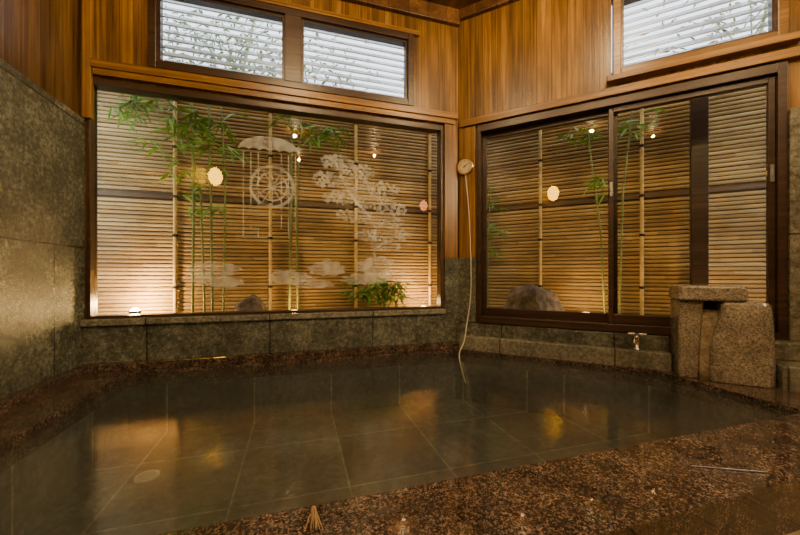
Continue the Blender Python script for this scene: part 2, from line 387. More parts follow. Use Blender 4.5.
# wooden trims
trim(boxes((0.09, CX-0.03, -0.06, 0, 2.285, 2.345)), M_trim, FA, 'orange cedar beam under the louvre windows')
bm = B(); x = 0.10
while x < CX-0.1:
    box(bm, x, min(x+0.1565, CX-0.05), -0.045, 0, 2.238, 2.285); x += 0.158
trim(bm, M_trim, FA, 'row of short cedar blocks over the window', 0)
trim(boxes((0.036, 0.09, -0.05, 0, 1.9, CEIL)), M_trimz, FA, 'cedar corner post', 0.004)
trim(boxes((2.99, CX-0.02, -0.03, 0, 0.89, 2.28)), M_trimz, FA, 'cedar post beside the picture window')
trim(boxes((0.02, 0.185, -0.03, 0, 0.89, 2.20)), M_trimz, FB, 'cedar post beside the sliding doors')
trim(boxes((0.03, 2.75, -0.055, 0, 2.205, 2.27)), M_trim, FB, 'orange cedar lintel above the sliding doors')
trim(boxes((0.0, CX, -0.05, 0, 3.25, CEIL)), M_ceil, FA, 'dark crown beam under the ceiling')
trim(boxes((0.0, 2.75, -0.05, 0, 3.30, CEIL)), M_ceil, FB, 'dark crown beam under the ceiling')

# ------------------------------------------------------------------ windows and doors
def ringframe(x0, x1, z0, z1, w, y0, y1, wb=None, wt=None):
    wb = wb or w; wt = wt or w
    return [(x0, x0+w, y0, y1, z0, z1), (x1-w, x1, y0, y1, z0, z1), (x0+w, x1-w, y0, y1, z0, z0+wb), (x0+w, x1-w, y0, y1, z1-wt, z1)]
# picture window
w1 = obj('window_1', boxes(*ringframe(0.052, 2.973, 0.387, 2.218, 0.022, -0.02, 0.08, 0.02, 0.05)), M_dark, FA,
         label='large fixed picture window with dark frame and etched glass', category='window', kind='structure', bevel=0.003)
obj('glass_pane', boxes((0.074, 2.951, 0.040, 0.048, 0.407, 2.168)), M_glass, None, w1)
# etched decoration, flat on the inner face of the pane
def poly(bm, pts, y):
    bm.faces.new([bm.verts.new((px, y, pz)) for px, pz in pts])
YE = [0.037]
def cloud(bm, cx, cz, w, h, lobes=9, seed=0):
    rnd = random.Random(seed); ph = rnd.random()*6
    pts = []
    for k in range(120):
        a = 2*math.pi*k/120
        s = 0.82+0.20*abs(math.sin(a*lobes/2+ph))+0.06*math.sin(3*a+ph)
        pts.append((cx+w/2*s*math.cos(a), cz+h/2*s*math.sin(a)))
    poly(bm, pts, YE[0]); YE[0] -= 0.00008
def flower(bm, cx, cz, r, petals=5, rot=0.0):
    pts = []
    for k in range(20):
        a = 2*math.pi*k/20
        s = 0.6+0.4*abs(math.cos(petals/2*(a+rot)))
        pts.append((cx+r*s*math.cos(a), cz+r*s*math.sin(a)))
    poly(bm, pts, YE[0]); YE[0] -= 0.00001
def arc(bm, cx, cz, r0, r1, a0, a1, n=48):
    for k in range(n):
        a = a0+(a1-a0)*k/n; b = a0+(a1-a0)*(k+1)/n
        poly(bm, [(cx+r0*math.cos(a), cz+r0*math.sin(a)), (cx+r1*math.cos(a), cz+r1*math.sin(a)),
                  (cx+r1*math.cos(b), cz+r1*math.sin(b)), (cx+r0*math.cos(b), cz+r0*math.sin(b))], YE[0])
def bar(bm, x0, z0, x1, z1, w):
    d = Vector((x1-x0, z1-z0)).normalized(); nx, nz = -d.y*w/2, d.x*w/2
    poly(bm, [(x0+nx, z0+nz), (x0-nx, z0-nz), (x1-nx, z1-nz), (x1+nx, z1+nz)], YE[0])
bm = B()
wx, wz = 1.365, 1.50
arc(bm, wx, wz, 0.165, 0.19, 0, 2*math.pi); arc(bm, wx, wz, 0.115, 0.13, 0, 2*math.pi); arc(bm, wx, wz, 0.0, 0.03, 0, 2*math.pi)
for k in range(12):
    a = k*math.pi/6
    bar(bm, wx+0.03*math.cos(a), wz+0.03*math.sin(a), wx+0.165*math.cos(a), wz+0.165*math.sin(a), 0.009)
YE[0] -= 0.0003
# thatched dome above the wheel
pts = [(1.34+0.25*math.cos(a), 1.81+0.13*math.sin(a)) for a in [math.pi*i/30 for i in range(31)]]
pts += [(1.09+0.5*i/24, 1.81+0.022*abs(math.sin(math.pi*i/4))) for i in range(1, 24)]
poly(bm, pts, YE[0]); YE[0] -= 0.0001
for k, xx in enumerate((1.13, 1.19, 1.25, 1.44, 1.50, 1.56)):
    bar(bm, xx, 1.79, xx, 1.05+0.08*(k % 2), 0.010)
YE[0] -= 0.0003
cloud(bm, 0.90, 0.76, 0.42, 0.15, 9, 1); cloud(bm, 0.98, 0.66, 0.34, 0.09, 7, 2); cloud(bm, 0.78, 0.69, 0.25, 0.09, 7, 12)
cloud(bm, 1.50, 0.70, 0.38, 0.13, 9, 4); cloud(bm, 1.84, 0.78, 0.34, 0.15, 9, 5); cloud(bm, 1.72, 0.64, 0.36, 0.09, 7, 9)
cloud(bm, 2.32, 0.80, 0.42, 0.20, 9, 6); cloud(bm, 2.20, 0.68, 0.50, 0.11, 9, 7); cloud(bm, 2.48, 0.72, 0.30, 0.10, 7, 8)
# broad tiered tree
YE[0] -= 0.0003
br = [(2.30, 0.86), (2.26, 1.02), (2.30, 1.16), (2.22, 1.30), (2.10, 1.42), (2.0, 1.58), (1.92, 1.76)]
for (a, b), (c, d) in zip(br, br[1:]): bar(bm, a, b, c, d, 0.022)
YE[0] -= 0.0003
rnd = random.Random(5)
placed = []
tiers = [(1.93, 1.77, 0.15, 0.06), (2.14, 1.70, 0.16, 0.06), (1.86, 1.60, 0.17, 0.06), (2.10, 1.57, 0.18, 0.07), (2.36, 1.55, 0.17, 0.06),
         (1.98, 1.44, 0.17, 0.055), (2.26, 1.42, 0.21, 0.06), (2.46, 1.36, 0.16, 0.055), (2.10, 1.28, 0.19, 0.055), (2.38, 1.24, 0.20, 0.055), (2.50, 1.12, 0.14, 0.05), (2.25, 1.10, 0.15, 0.05), (2.42, 1.00, 0.14, 0.04)]
tries = 0
while len(placed) < 380 and tries < 30000:
    tries += 1
    t = rnd.choice(tiers); r = rnd.uniform(0.016, 0.032)
    a = rnd.random()*2*math.pi; q = math.sqrt(rnd.random())
    x, z = t[0]+t[2]*q*math.cos(a), t[1]+t[3]*q*math.sin(a)
    if all(math.hypot(x-a_, z-b_) > (r+c_)*0.76 for a_, b_, c_ in placed):
        placed.append((x, z, r)); flower(bm, x, z, r, 5, rnd.random()*6)
obj('etched_pattern', bm, M_etch, None, w1, label='frosted etching of waterwheel, clouds and tree')

# louvre windows
def louvre_window(n, mtx, x0, x1, mulls, label):
    fr = ringframe(x0, x1, 2.362, 3.058, 0.055, -0.035, 0.10)
    for m_ in mulls: fr.append((m_-0.07, m_+0.07, -0.035, 0.10, 2.417, 3.003))
    w = obj('window_%d' % n, boxes(*fr), M_dark if n == 2 else M_trim, mtx, label=label, category='window', kind='structure', bevel=0.004)
    ed = [x0+0.055] + [m_+s*0.07 for m_ in mulls for s in (-1, 1)] + [x1-0.055]
    LP = 0.062
    for a, b in zip(ed[::2], ed[1::2]):
        obj('sash', boxes(*ringframe(a+0.001, b-0.001, 2.418, 3.002, 0.022, -0.01, 0.05)), M_dark, None, w)
        bm = B(); z = 2.447
        while z < 2.965:
            ang = math.radians(50); hw = 0.041
            dy, dz = hw*math.cos(ang), hw*math.sin(ang); t = 0.0025
            v = []
            for xx in (a+0.026, b-0.026):
                v.append([bm.verts.new((xx, 0.055-dy+sy*t*0.6, z+0.02-dz+sy*-t)) for sy in (-1, 1)] + [bm.verts.new((xx, 0.055+dy+sy*t*0.6, z+0.02+dz+sy*-t)) for sy in (1, -1)])
            for i in range(4): bm.faces.new((v[0][i], v[0][(i+1) % 4], v[1][(i+1) % 4], v[1][i]))
            bm.faces.new(v[0]); bm.faces.new(v[1][::-1])
            z += LP
        obj('louvre_blades', bm, M_louver, None, w)
        bm = B(); z = 2.447
        while z < 2.965:
            box(bm, a+0.024, b-0.024, 0.018, 0.023, z-0.013, z-0.007); z += LP
        obj('blade_clips', bm, M_alum, None, w)
    return w
louvre_window(2, FA, 0.45, 2.66, [1.54], 'dark framed pair of louvre windows with glass blades')
louvre_window(3, FB, 1.345, 2.375, [], 'cedar framed louvre window with bluish glass blades')
trim(boxes((1.30, 2.43, -0.075, 0, 2.315, 2.362)), M_trim, FB, 'orange cedar sill under the louvre window')
trim(boxes((0.40, 2.72, -0.04, 0, 3.06, 3.10)), M_trim, FA, 'cedar head trim over the louvre windows')

# sliding doors : casing + two leaves
trim(boxes((0.202, 0.235, -0.03, 0.11, 0.252, 2.198), (2.322, 2.370, -0.03, 0.11, 0.252, 2.198), (0.235, 2.322, -0.03, 0.11, 2.13, 2.198), (0.235, 2.322, -0.045, 0.11, 0.252, 0.315)),
     M_dark, FB, 'dark brown wooden casing of the sliding doors')
def door(n, x0, x1, y0, label):
    d = obj('door_%d' % n, boxes(*ringframe(x0, x1, 0.316, 2.129, 0.036, y0, y0+0.04, 0.075, 0.045)), M_dark, FB, label=label, category='door', kind='structure', bevel=0.003)
    obj('glass_pane', boxes((x0+0.036, x1-0.036, y0+0.017, y0+0.023, 0.391, 2.084)), M_glass, None, d)
    return d
d1 = door(1, 0.236, 1.385, 0.055, 'dark framed glass sliding door, fixed leaf')
d2 = door(2, 1.315, 2.321, 0.005, 'dark framed glass sliding door, closed leaf')
for xx in (1.333, 2.303):
    bm = B(); box(bm, xx-0.011, xx+0.011, -0.004, 0.006, 1.38, 1.50); box(bm, xx-0.006, xx+0.006, -0.010, -0.003, 1.42, 1.46)
    obj('handle', bm, M_alum, None, d2, label='small grey metal finger pull', bevel=0.002)

# ------------------------------------------------------------------ bath
INN = [(0.37, -0.155), (3.045, -0.155), (4.15, -1.26), (4.15, -2.075), (0.37, -2.075)]
OUTi = [(0.036, -0.051), (CX-0.015, -0.051), (RX-0.03, RY-0.08), (RX-0.001, -2.43), (0.036, -2.43)]
WZ = -0.028; BZ = -0.48
bath = empty('bathtub', Matrix.Translation((0, 0, 0)), 'large sunken hot spring bath with polished brown granite rim', 'bath')
bm = B()
to = [bm.verts.new((x, y, 0)) for x, y in OUTi]; ti = [bm.verts.new((x, y, 0)) for x, y in INN]
lo_ = [bm.verts.new((x, y, FLZ-0.06)) for x, y in OUTi]; li = [bm.verts.new((x, y, -0.12)) for x, y in INN]
for i in range(5):
    j = (i+1) % 5
    bm.faces.new((to[i], to[j], ti[j], ti[i])); bm.faces.new((to[i], lo_[i], lo_[j], to[j]))
    bm.faces.new((ti[i], ti[j], li[j], li[i])); bm.faces.new((lo_[i], li[i], li[j], lo_[j]))
obj('rim', bm, M_rim, None, bath, label='polished brown speckled granite rim')
bm = B()
a = [bm.verts.new((x, y, -0.12)) for x, y in INN]; b = [bm.verts.new((x, y, BZ)) for x, y in INN]
for i in range(5): bm.faces.new((a[i], a[(i+1) % 5], b[(i+1) % 5], b[i]))
bm.faces.new(b)
obj('basin', bm, M_basin, None, bath, label='dark tiled basin under the water')
bm = B(); bm.faces.new([bm.verts.new((x, y, WZ)) for x, y in INN])
obj('bath_water', bm, M_water, label='still dark grey-green hot spring water filling the bath', category='water', kind='stuff')
# drain cover
o = empty('drain_cover', Matrix.Translation((0.72, -0.80, BZ+0.002)) @ Matrix.Scale(0.75, 4), 'round pale metal drain cover on the bath floor', 'drain')
bm = B(); lathe(bm, [(0.085, 0.0), (0.085, 0.008), (0.078, 0.012), (0.065, 0.012), (0.06, 0.006)], 28); obj('ring', bm, M_drain, None, o, smooth=False)
bm = B()
for q in range(-3, 4):
    L = math.sqrt(max(0, 0.064**2-(q*0.016)**2)); box(bm, -L, L, q*0.016-0.004, q*0.016+0.004, 0.006, 0.013)
obj('grate', bm, M_drain, None, o)

# stone spout block (door wall frame, inward is -y)
sp = empty('water_spout', FB @ Matrix.Translation((1.965, -0.17, 0.0)), 'rough speckled granite water spout with thick cap and worn channel', 'water spout')
def loft(bm, secs):
    rings = [[bm.verts.new((x, y, z)) for x, y in s] for z, s in secs]
    n = len(rings[0])
    for r0, r1 in zip(rings, rings[1:]):
        for i in range(n): bm.faces.new((r0[i], r0[(i+1) % n], r1[(i+1) % n], r1[i]))
    bm.faces.new(rings[0][::-1]); bm.faces.new(rings[-1])
def rsec(x0, x1, y0, y1, r, k=5, rl=None):
    """rounded front corners (front is y0)"""
    rl = r if rl is None else rl
    pts = [(x1, y1), (x0, y1)]
    pts += [(x0+rl-rl*math.cos(a), y0+rl-rl*math.sin(a)) for a in [math.pi/2*i/k for i in range(k+1)]]
    pts += [(x1-r+r*math.sin(a), y0+r-r*math.cos(a)) for a in [math.pi/2*i/k for i in range(k+1)]]
    return pts
bm = B(); loft(bm, [(0.0, rsec(-0.24, -0.130, -0.125, 0.165, 0.02)), (0.20, rsec(-0.24, -0.122, -0.12, 0.165, 0.02)), (0.38, rsec(-0.24, -0.110, -0.12, 0.165, 0.02)), (0.54, rsec(-0.238, -0.098, -0.115, 0.165, 0.02))])
obj('side_block', bm, M_spout, None, sp, bevel=0.008)
bm = B(); loft(bm, [(0.0, rsec(-0.075, 0.255, -0.175, 0.165, 0.07, rl=0.03)), (0.12, rsec(-0.078, 0.255, -0.175, 0.165, 0.07, rl=0.035)), (0.22, rsec(-0.072, 0.252, -0.172, 0.165, 0.07, rl=0.04)), (0.30, rsec(-0.060, 0.25, -0.17, 0.165, 0.07, rl=0.045)),
                    (0.37, rsec(-0.042, 0.247, -0.167, 0.165, 0.06, rl=0.045)), (0.43, rsec(-0.024, 0.244, -0.162, 0.165, 0.06, rl=0.04)), (0.48, rsec(-0.016, 0.24, -0.158, 0.165, 0.05, rl=0.03)), (0.52, rsec(-0.014, 0.237, -0.152, 0.165, 0.05, rl=0.03)), (0.54, rsec(0.0, 0.222, -0.138, 0.16, 0.04, rl=0.02))])
obj('body', bm, M_spout, None, sp, bevel=0.006)
obj('back_block', boxes((-0.125, -0.01, -0.045, 0.164, 0.0, 0.535)), M_spout, None, sp)
bm = B(); loft(bm, [(0.5425, rsec(-0.252, 0.125, -0.150, 0.165, 0.03)), (0.645, rsec(-0.247, 0.117, -0.140, 0.163, 0.03))])
obj('cap', bm, M_spout, None, sp, bevel=0.014)
bm = B()
# worn channel : nearly flush filling between the two blocks, curving out at the foot
secs = [(0.0, -0.128, -0.050, -0.160), (0.10, -0.125, -0.050, -0.150), (0.22, -0.120, -0.045, -0.140), (0.32, -0.114, -0.030, -0.134), (0.40, -0.109, -0.012, -0.128), (0.445, -0.104, -0.006, -0.112), (0.462, -0.102, -0.004, -0.085), (0.481, -0.102, -0.004, -0.0465)]
rings = [[bm.verts.new(p) for p in ((xl, -0.0465, z), (xl, yf+0.012, z), ((2*xl+xr)/3, yf+0.022, z), ((xl+2*xr)/3, yf+0.022, z), (xr, yf+0.012, z), (xr, -0.0465, z))] if z < 0.48 else
         [bm.verts.new(p) for p in ((xl, -0.0465, z), (xl, -0.047, z), ((2*xl+xr)/3, -0.048, z), ((xl+2*xr)/3, -0.048, z), (xr, -0.047, z), (xr, -0.0465, z))] for z, xl, xr, yf in secs]
for r0, r1 in zip(rings, rings[1:]):
    for i in range(6): bm.faces.new((r0[i], r0[(i+1) % 6], r1[(i+1) % 6], r1[i]))
bm.faces.new(rings[0][::-1])
obj('channel', bm, M_mineral, None, sp, label='pale wet mineral-crusted water channel', smooth=True)
obj('outlet', boxes((-0.096, -0.016, -0.052, -0.0455, 0.472, 0.536)), M_black, None, sp, label='flat black plate painted as the shade inside the outlet')  # no real hole here: the shade of the opening is a black plate

# tap on the step
tp = empty('tap', FB @ Matrix.Translation((1.50, -0.115, 0.13)) @ Matrix.Scale(1.7, 4), 'small chrome tap standing on the stone step', 'tap')
bm = B(); lathe(bm, [(0.022, 0), (0.022, 0.008), (0.011, 0.012), (0.011, 0.055), (0.015, 0.06), (0.012, 0.068)], 20); obj('body', bm, M_chrome, None, tp, smooth=True)
bm = B(); tube(bm, [(0, 0, 0.045), (-0.01, -0.016, 0.055), (-0.015, -0.03, 0.048), (-0.018, -0.036, 0.03)], 0.007, 12); obj('nozzle', bm, M_chrome, None, tp, smooth=True)
bm = B(); tube(bm, [(-0.035, 0, 0.074), (0.035, 0, 0.074)], 0.006, 10); tube(bm, [(0, 0, 0.066), (0, 0, 0.08)], 0.01, 12); obj('knob', bm, M_chrome, None, tp)

# dial thermometer
TH = FB @ Matrix.Translation((0.088, -0.031, 1.80)) @ Matrix.Rotation(math.radians(90), 4, 'X')
th = empty('dial_thermometer', TH, 'round cream dial thermometer on the cedar corner post', 'thermometer')
bm = B(); lathe(bm, [(0.078, 0), (0.082, 0.006), (0.082, 0.026), (0.076, 0.032), (0.068, 0.032), (0.066, 0.02)], 36); obj('bezel', bm, M_brass, None, th, smooth=False)
bm = B(); lathe(bm, [(0.066, 0.020), (0.066, 0.034)], 36)
obj('dial', bm, M_dial, None, th)
bm = B()
for q in range(21):
    a = math.radians(-45+q*13.5); r0 = 0.046 if q % 5 == 0 else 0.052
    d = Vector((math.cos(a), math.sin(a))); nrm = Vector((-d.y, d.x))*(0.0016 if q % 5 else 0.0026)
    vs = [Vector((d.x*r+s*nrm.x, d.y*r+s*nrm.y, 0.0346)) for r, s in ((r0, 1), (0.06, 1), (0.06, -1), (r0, -1))]
    bm.faces.new([bm.verts.new(v) for v in vs])
obj('scale_marks', bm, M_tie, None, th)
bm = B(); tube(bm, [(-0.015, -0.012, 0.038), (0.045, 0.03, 0.038)], [0.003, 0.001], 8); lathe(bm, [(0.007, 0.034), (0.007, 0.040)], 12); obj('needle', bm, M_tie, None, th)
# cable running into the water
def wB(u, w, z): return tuple((FB @ Vector((u, -w, z))))
cps = [wB(0.088, 0.045, 1.722), wB(0.115, 0.042, 1.5), wB(0.135, 0.042, 1.2), wB(0.14, 0.042, 0.95), wB(0.15, 0.045, 0.70), wB(0.145, 0.05, 0.45), wB(0.115, 0.10, 0.22),
       (3.10, -0.24, 0.07), (3.02, -0.30, 0.03), (2.955, -0.40, -0.02), (2.94, -0.50, -0.12), (2.95, -0.55, -0.2)]
cu = bpy.data.curves.new('cable', 'CURVE'); cu.dimensions = '3D'; s_ = cu.splines.new('NURBS'); s_.points.add(len(cps)-1)
for p_, c_ in zip(s_.points, cps): p_.co = (*c_, 1)
s_.order_u = 4; s_.use_endpoint_u = True; cu.bevel_depth = 0.005; cu.resolution_u = 8; cu.materials.append(M_cable)
dg_o = bpy.data.objects.new('cable_tmp', cu); COL.objects.link(dg_o)
me = bpy.data.meshes.new_from_object(dg_o.evaluated_get(bpy.context.evaluated_depsgraph_get()))
bpy.data.objects.remove(dg_o)
me.transform(TH.inverted())
o = bpy.data.objects.new('sensor_cable', me); COL.objects.link(o); o.parent = th
o['label'] = 'thin pale sensor cable trailing into the water'

# rod and straw tuft on the front rim
bm = B(); tube(bm, [(-0.12, 0, 0.003), (0.10, 0, 0.003), (0.12, 0, 0.003)], [0.0022, 0.0025, 0.0015], 10)
obj('metal_rod', bm, M_steel, Matrix.Translation((3.10, -2.32, 0)) @ Matrix.Rotation(math.radians(-27), 4, 'Z'), label='slim pale metal rod lying on the granite rim', category='rod')
bm = B(); rnd = random.Random(3)
for q in range(26):
    a = rnd.uniform(-0.4, 0.4); L = rnd.uniform(0.04, 0.08)
    tube(bm, [(rnd.uniform(-0.008, 0.008), 0, 0.004+rnd.random()*0.012), (math.sin(a)*L*0.5, -math.cos(a)*L*0.5, 0.012+rnd.random()*0.01), (math.sin(a)*L, -math.cos(a)*L, 0.003+rnd.random()*0.004)], [0.002, 0.0018, 0.001], 5)
tube(bm, [(0, 0.02, 0.008), (0, -0.004, 0.009)], [0.007, 0.009], 8)
obj('straw_tuft', bm, M_straw, Matrix.Translation((1.62, -2.12, 0)), label='small tan straw tuft lying on the granite rim', category='straw tuft')

# ------------------------------------------------------------------ lamps inside
def sconce(mtx, label, k=1.0, mat=None):
    s = empty('wall_lamp', mtx, label, 'lamp', group='paper wall lanterns')
    bm = B(); box(bm, -0.06, 0.06, -0.015, 0, -0.12, 0.12); box(bm, -0.012, 0.012, -0.09, -0.015, 0.165*k, 0.18*k); box(bm, -0.012, 0.012, -0.016, 0, 0.1, 0.18*k)
    obj('bracket', bm, M_dark, None, s, bevel=0.003)
    bm = B(); prof = [(0.03, -0.145)] + [(0.108*math.cos(t), 0.145*math.sin(t)) for t in [math.radians(a) for a in range(-70, 71, 14)]] + [(0.03, 0.145)]
    lathe(bm, [(r*k, z*k) for r, z in prof], 24, (0, -0.13, 0))
    obj('lamp_shade', bm, mat or M_lamp, None, s, smooth=True)
    bm = B(); lathe(bm, [(0.04*k, 0.145*k), (0.04*k, 0.16*k), (0.02*k, 0.18*k)], 20, (0, -0.13, 0)); obj('lamp_cap', bm, M_dark, None, s)
    return s
sconce(FL @ Matrix.Translation((6.2-3.78, 0, 2.54)), 'glowing round paper wall lantern on the dark plank wall', 1.1)
sconce(FR @ Matrix.Translation((3.75, 0, 2.66)), 'small pinkish glowing paper wall lantern on the dark plank wall', 1.0, M_lamp2)
# added fill light out of view, shaped as a paper lamp on the side wall
pl = empty('added_fill_panel', FR @ Matrix.Translation((0.95, 0, 2.45)), 'added fill light shaped as a square paper wall lamp with dark lattice', 'lamp')
obj('lamp_shade', boxes((-0.29, 0.29, -0.10, -0.021, -0.24, 0.24)), M_fill, None, pl)
obj('backplate', boxes((-0.29, 0.29, -0.02, 0.001, -0.24, 0.24)), M_dark, None, pl)
obj('lattice', boxes((-0.31, 0.31, -0.12, 0, 0.241, 0.27), (-0.31, 0.31, -0.12, 0, -0.27, -0.241), (-0.31, -0.291, -0.12, 0, -0.241, 0.241), (0.291, 0.31, -0.12, 0, -0.241, 0.241), (-0.006, 0.006, -0.115, -0.101, -0.241, 0.241)), M_dark, None, pl)
def downlight(x, y, power):
    d = empty('ceiling_downlight', Matrix.Translation((x, y, CEIL)), 'small round warm ceiling downlight', 'lamp', group='ceiling downlights')
    bm = B(); seg = 28
    prof = [(0.055, 0.0), (0.055, -0.008), (0.075, -0.012), (0.09, -0.006), (0.09, 0.0)]
    rings = [[bm.verts.new((r*math.cos(2*math.pi*k/seg), r*math.sin(2*math.pi*k/seg), z)) for k in range(seg)] for r, z in prof]
    for r0, r1 in zip(rings, rings[1:]):
        for k in range(seg): bm.faces.new((r0[k], r0[(k+1) % seg], r1[(k+1) % seg], r1[k]))
    obj('bezel', bm, M_brass, None, d)
    l = bpy.data.lights.new('bulb', 'POINT'); l.shadow_soft_size = 0.025; l.energy = power; l.color = (1.0, 0.66, 0.32)
    lo = bpy.data.objects.new('bulb', l); COL.objects.link(lo); lo.parent = d; lo.location = (0, 0, -0.09)
for x, y, p in ((1.54, -1.93, 60), (1.54, -3.4, 66), (1.62, -4.75, 20), (3.25, -2.1, 66), (3.18, -3.99, 54)):
    downlight(x, y, p)

# ------------------------------------------------------------------ garden
GZ = 0.26
bm = B(); gp = [(-3, 0.125), (3.20, 0.125), (5.28, -1.955), (9, -1.955), (9, 9), (-3, 9)]
lo3 = [bm.verts.new((x, y, GZ-0.1)) for x, y in gp]; hi3 = [bm.verts.new((x, y, GZ)) for x, y in gp]
bm.faces.new(hi3); bm.faces.new(lo3[::-1])
for i in range(6): bm.faces.new((lo3[i], lo3[(i+1) % 6], hi3[(i+1) % 6], hi3[i]))
obj('ground', bm, M_gravel, label='garden strip of brown gravel', category='ground', kind='structure')

def fence(mtx, x0, x1, poles, posts, label):
    f = empty('bamboo_fence', mtx, label, 'fence', group='garden bamboo fences')
    rnd = random.Random(11)
    for z0, z1 in ((GZ+0.02, 1.455), (1.495, 2.66)):
        bm = B(); z = math.ceil(z0/PITCH)*PITCH
        while z+PITCH*0.8 < z1:
            j = rnd.uniform(-0.002, 0.002); y = rnd.uniform(0, 0.005)
            ya, h = y, PITCH*0.84
            pr = [(ya+0.016, 0), (ya+0.004, h*0.12), (ya, h*0.5), (ya+0.004, h*0.88), (ya+0.016, h)]
            A = [bm.verts.new((x0, yy, z+j+zz)) for yy, zz in pr]; Bv = [bm.verts.new((x1, yy, z+j+zz)) for yy, zz in pr]
            for i in range(5): bm.faces.new((A[i], A[(i+1) % 5], Bv[(i+1) % 5], Bv[i]))
            bm.faces.new(A); bm.faces.new(Bv[::-1])
            z += PITCH
        obj('slat_panel', bm, M_slat, None, f)
    obj('added_gap_backing', boxes((x0, x1, 0.023, 0.036, GZ, 2.66)), M_rail, None, f)  # added board, blocks sky light so the gaps between slats stay dark
    obj('rail', boxes((x0, x1, -0.002, 0.0225, 1.458, 1.492)), M_rail, None, f)
    obj('top_rail', boxes((x0, x1, -0.02, 0.05, 2.66, 2.72)), M_rail, None, f)
    for p in poles:
        bm = B(); pts = []; rad = []
        z = GZ
        while z < 2.6:
            pts += [(p, -0.022, z), (p, -0.022, z+0.012), (p, -0.022, z+0.02)]; rad += [0.0165, 0.019, 0.0165]; z += 0.27
        pts.append((p, -0.022, 2.64)); rad.append(0.0165)
        tube(bm, pts, rad, 10)
        po = obj('pole', bm, M_poleY, None, f, smooth=True)
        for z in (0.6, 1.1, 1.475, 1.95, 2.4):
            bm = B(); tube(bm, [(p, -0.022, z-0.012), (p, -0.022, z+0.012)], 0.0225, 10)
            obj('twine', bm, M_tie, None, po)
    for p in posts:
        obj('post', boxes((p-0.06, p+0.06, -0.10, -0.042, GZ, 2.72)), M_dark, None, f, bevel=0.004)
    return f
OFF = 0.62
fence(frame(0, OFF, 0), -1.6, 3.40, [-0.42, 0.45, 1.31, 2.2, 3.08], [], 'horizontal split bamboo slat fence with tied bamboo poles')
cb = FB @ Vector((0, OFF, 0))
fence(frame(cb.x, cb.y, -45), -0.25, 4.2, [0.0, 0.72, 1.62, 2.62, 3.3], [2.03], 'split bamboo slat fence with dark timber post')

def rock(mtx, sx, sy, sz, seed, label):
    bm = B(); bmesh.ops.create_icosphere(bm, subdivisions=4, radius=1)
    for v in bm.verts:
        p = v.co.copy()
        d = 1+0.28*noise.noise(p*1.3+Vector((seed, 0, 0)))+0.10*noise.noise(p*4+Vector((0, seed, 0)))+0.03*noise.noise(p*11)
        v.co = Vector((p.x*sx*d, p.y*sy*d, max(-0.15, p.z)*sz*d))
    obj('garden_rock', bm, M_rock, mtx, label=label, category='rock', smooth=False)
def gB(u, w): v = FB @ Vector((u, w, 0)); return v.x, v.y
x, y = gB(0.64, 0.34); rock(Matrix.Translation((x, y, GZ+0.03)) @ Matrix.Rotation(math.radians(-45), 4, 'Z'), 0.30, 0.17, 0.36, 2.1, 'grey-brown boulder behind the sliding door')
rock(Matrix.Translation((1.15, 0.34, GZ+0.02)), 0.17, 0.12, 0.23, 5.3, 'small grey rock beside bamboo stems')

def leaf(bm, p, d, L, w):
    d = d.normalized(); up = Vector((0, 0, 1))
    s = d.cross(up); s = s.normalized() if s.length > 0.01 else Vector((1, 0, 0))
    s = (s + Vector((random.uniform(-.4, .4), random.uniform(-.4, .4), random.uniform(-.7, .7)))).normalized()
    m1 = p+d*L*0.35; m2 = p+d*L*0.7+Vector((0, 0, -0.06*L)); e = p+d*L+Vector((0, 0, -0.18*L))
    v = [bm.verts.new(q) for q in (p, m1+s*w, m2+s*w*0.7, e, m2-s*w*0.7, m1-s*w)]
    bm.faces.new(v[:3]+v[3:])
def bamboo(base, culms, clusters, label, leafL=0.13, cat='bamboo plant', name='bamboo_plant', mleaf=None, lw=0.078, rot=0.0):
    bm = B()
    for pts, r in culms:
        P = []; R = []
        for i in range(len(pts)-1):
            a, b = Vector(pts[i]), Vector(pts[i+1]); steps = max(2, int((b-a).length/0.16))
            for q in range(steps):
                t = q/steps; c = a.lerp(b, t)
                P += [c, c+(b-a).normalized()*0.008]; R += [r*1.18, r]
        P.append(Vector(pts[-1])); R.append(r*0.5)
        tube(bm, P, R, 8)
    o = obj(name, bm, M_culm, Matrix.Translation(base) @ Matrix.Rotation(math.radians(rot), 4, 'Z'), label=label, category=cat, smooth=True)
    bm = B(); bt = B()
    for (c, sp_, cnt) in clusters:
        c = Vector(c)
        for _ in range(cnt):
            q = c+Vector((random.uniform(-sp_[0], sp_[0]), random.uniform(-sp_[1], sp_[1]), random.uniform(-sp_[2], sp_[2])))
            a0 = random.uniform(0, 6.28)
            k = random.randint(2, 5)
            tw = Vector((math.cos(a0), 0.45*math.sin(a0), random.uniform(-0.3, 0.35)))
            tube(bt, [q-tw*0.10, q], [0.0022, 0.0012], 4)
            for j in range(k):
                a = a0+(j-(k-1)/2)*0.55
                leaf(bm, q, Vector((math.cos(a), 0.45*math.sin(a), random.uniform(-0.75, 0.15))), leafL*random.uniform(0.7, 1.2), leafL*lw)
    obj('leaves', bm, mleaf or M_leaf, None, o)
    tw_ = obj('twigs', bt, M_culm, None, o); tw_['kind'] = 'stuff'
    return o
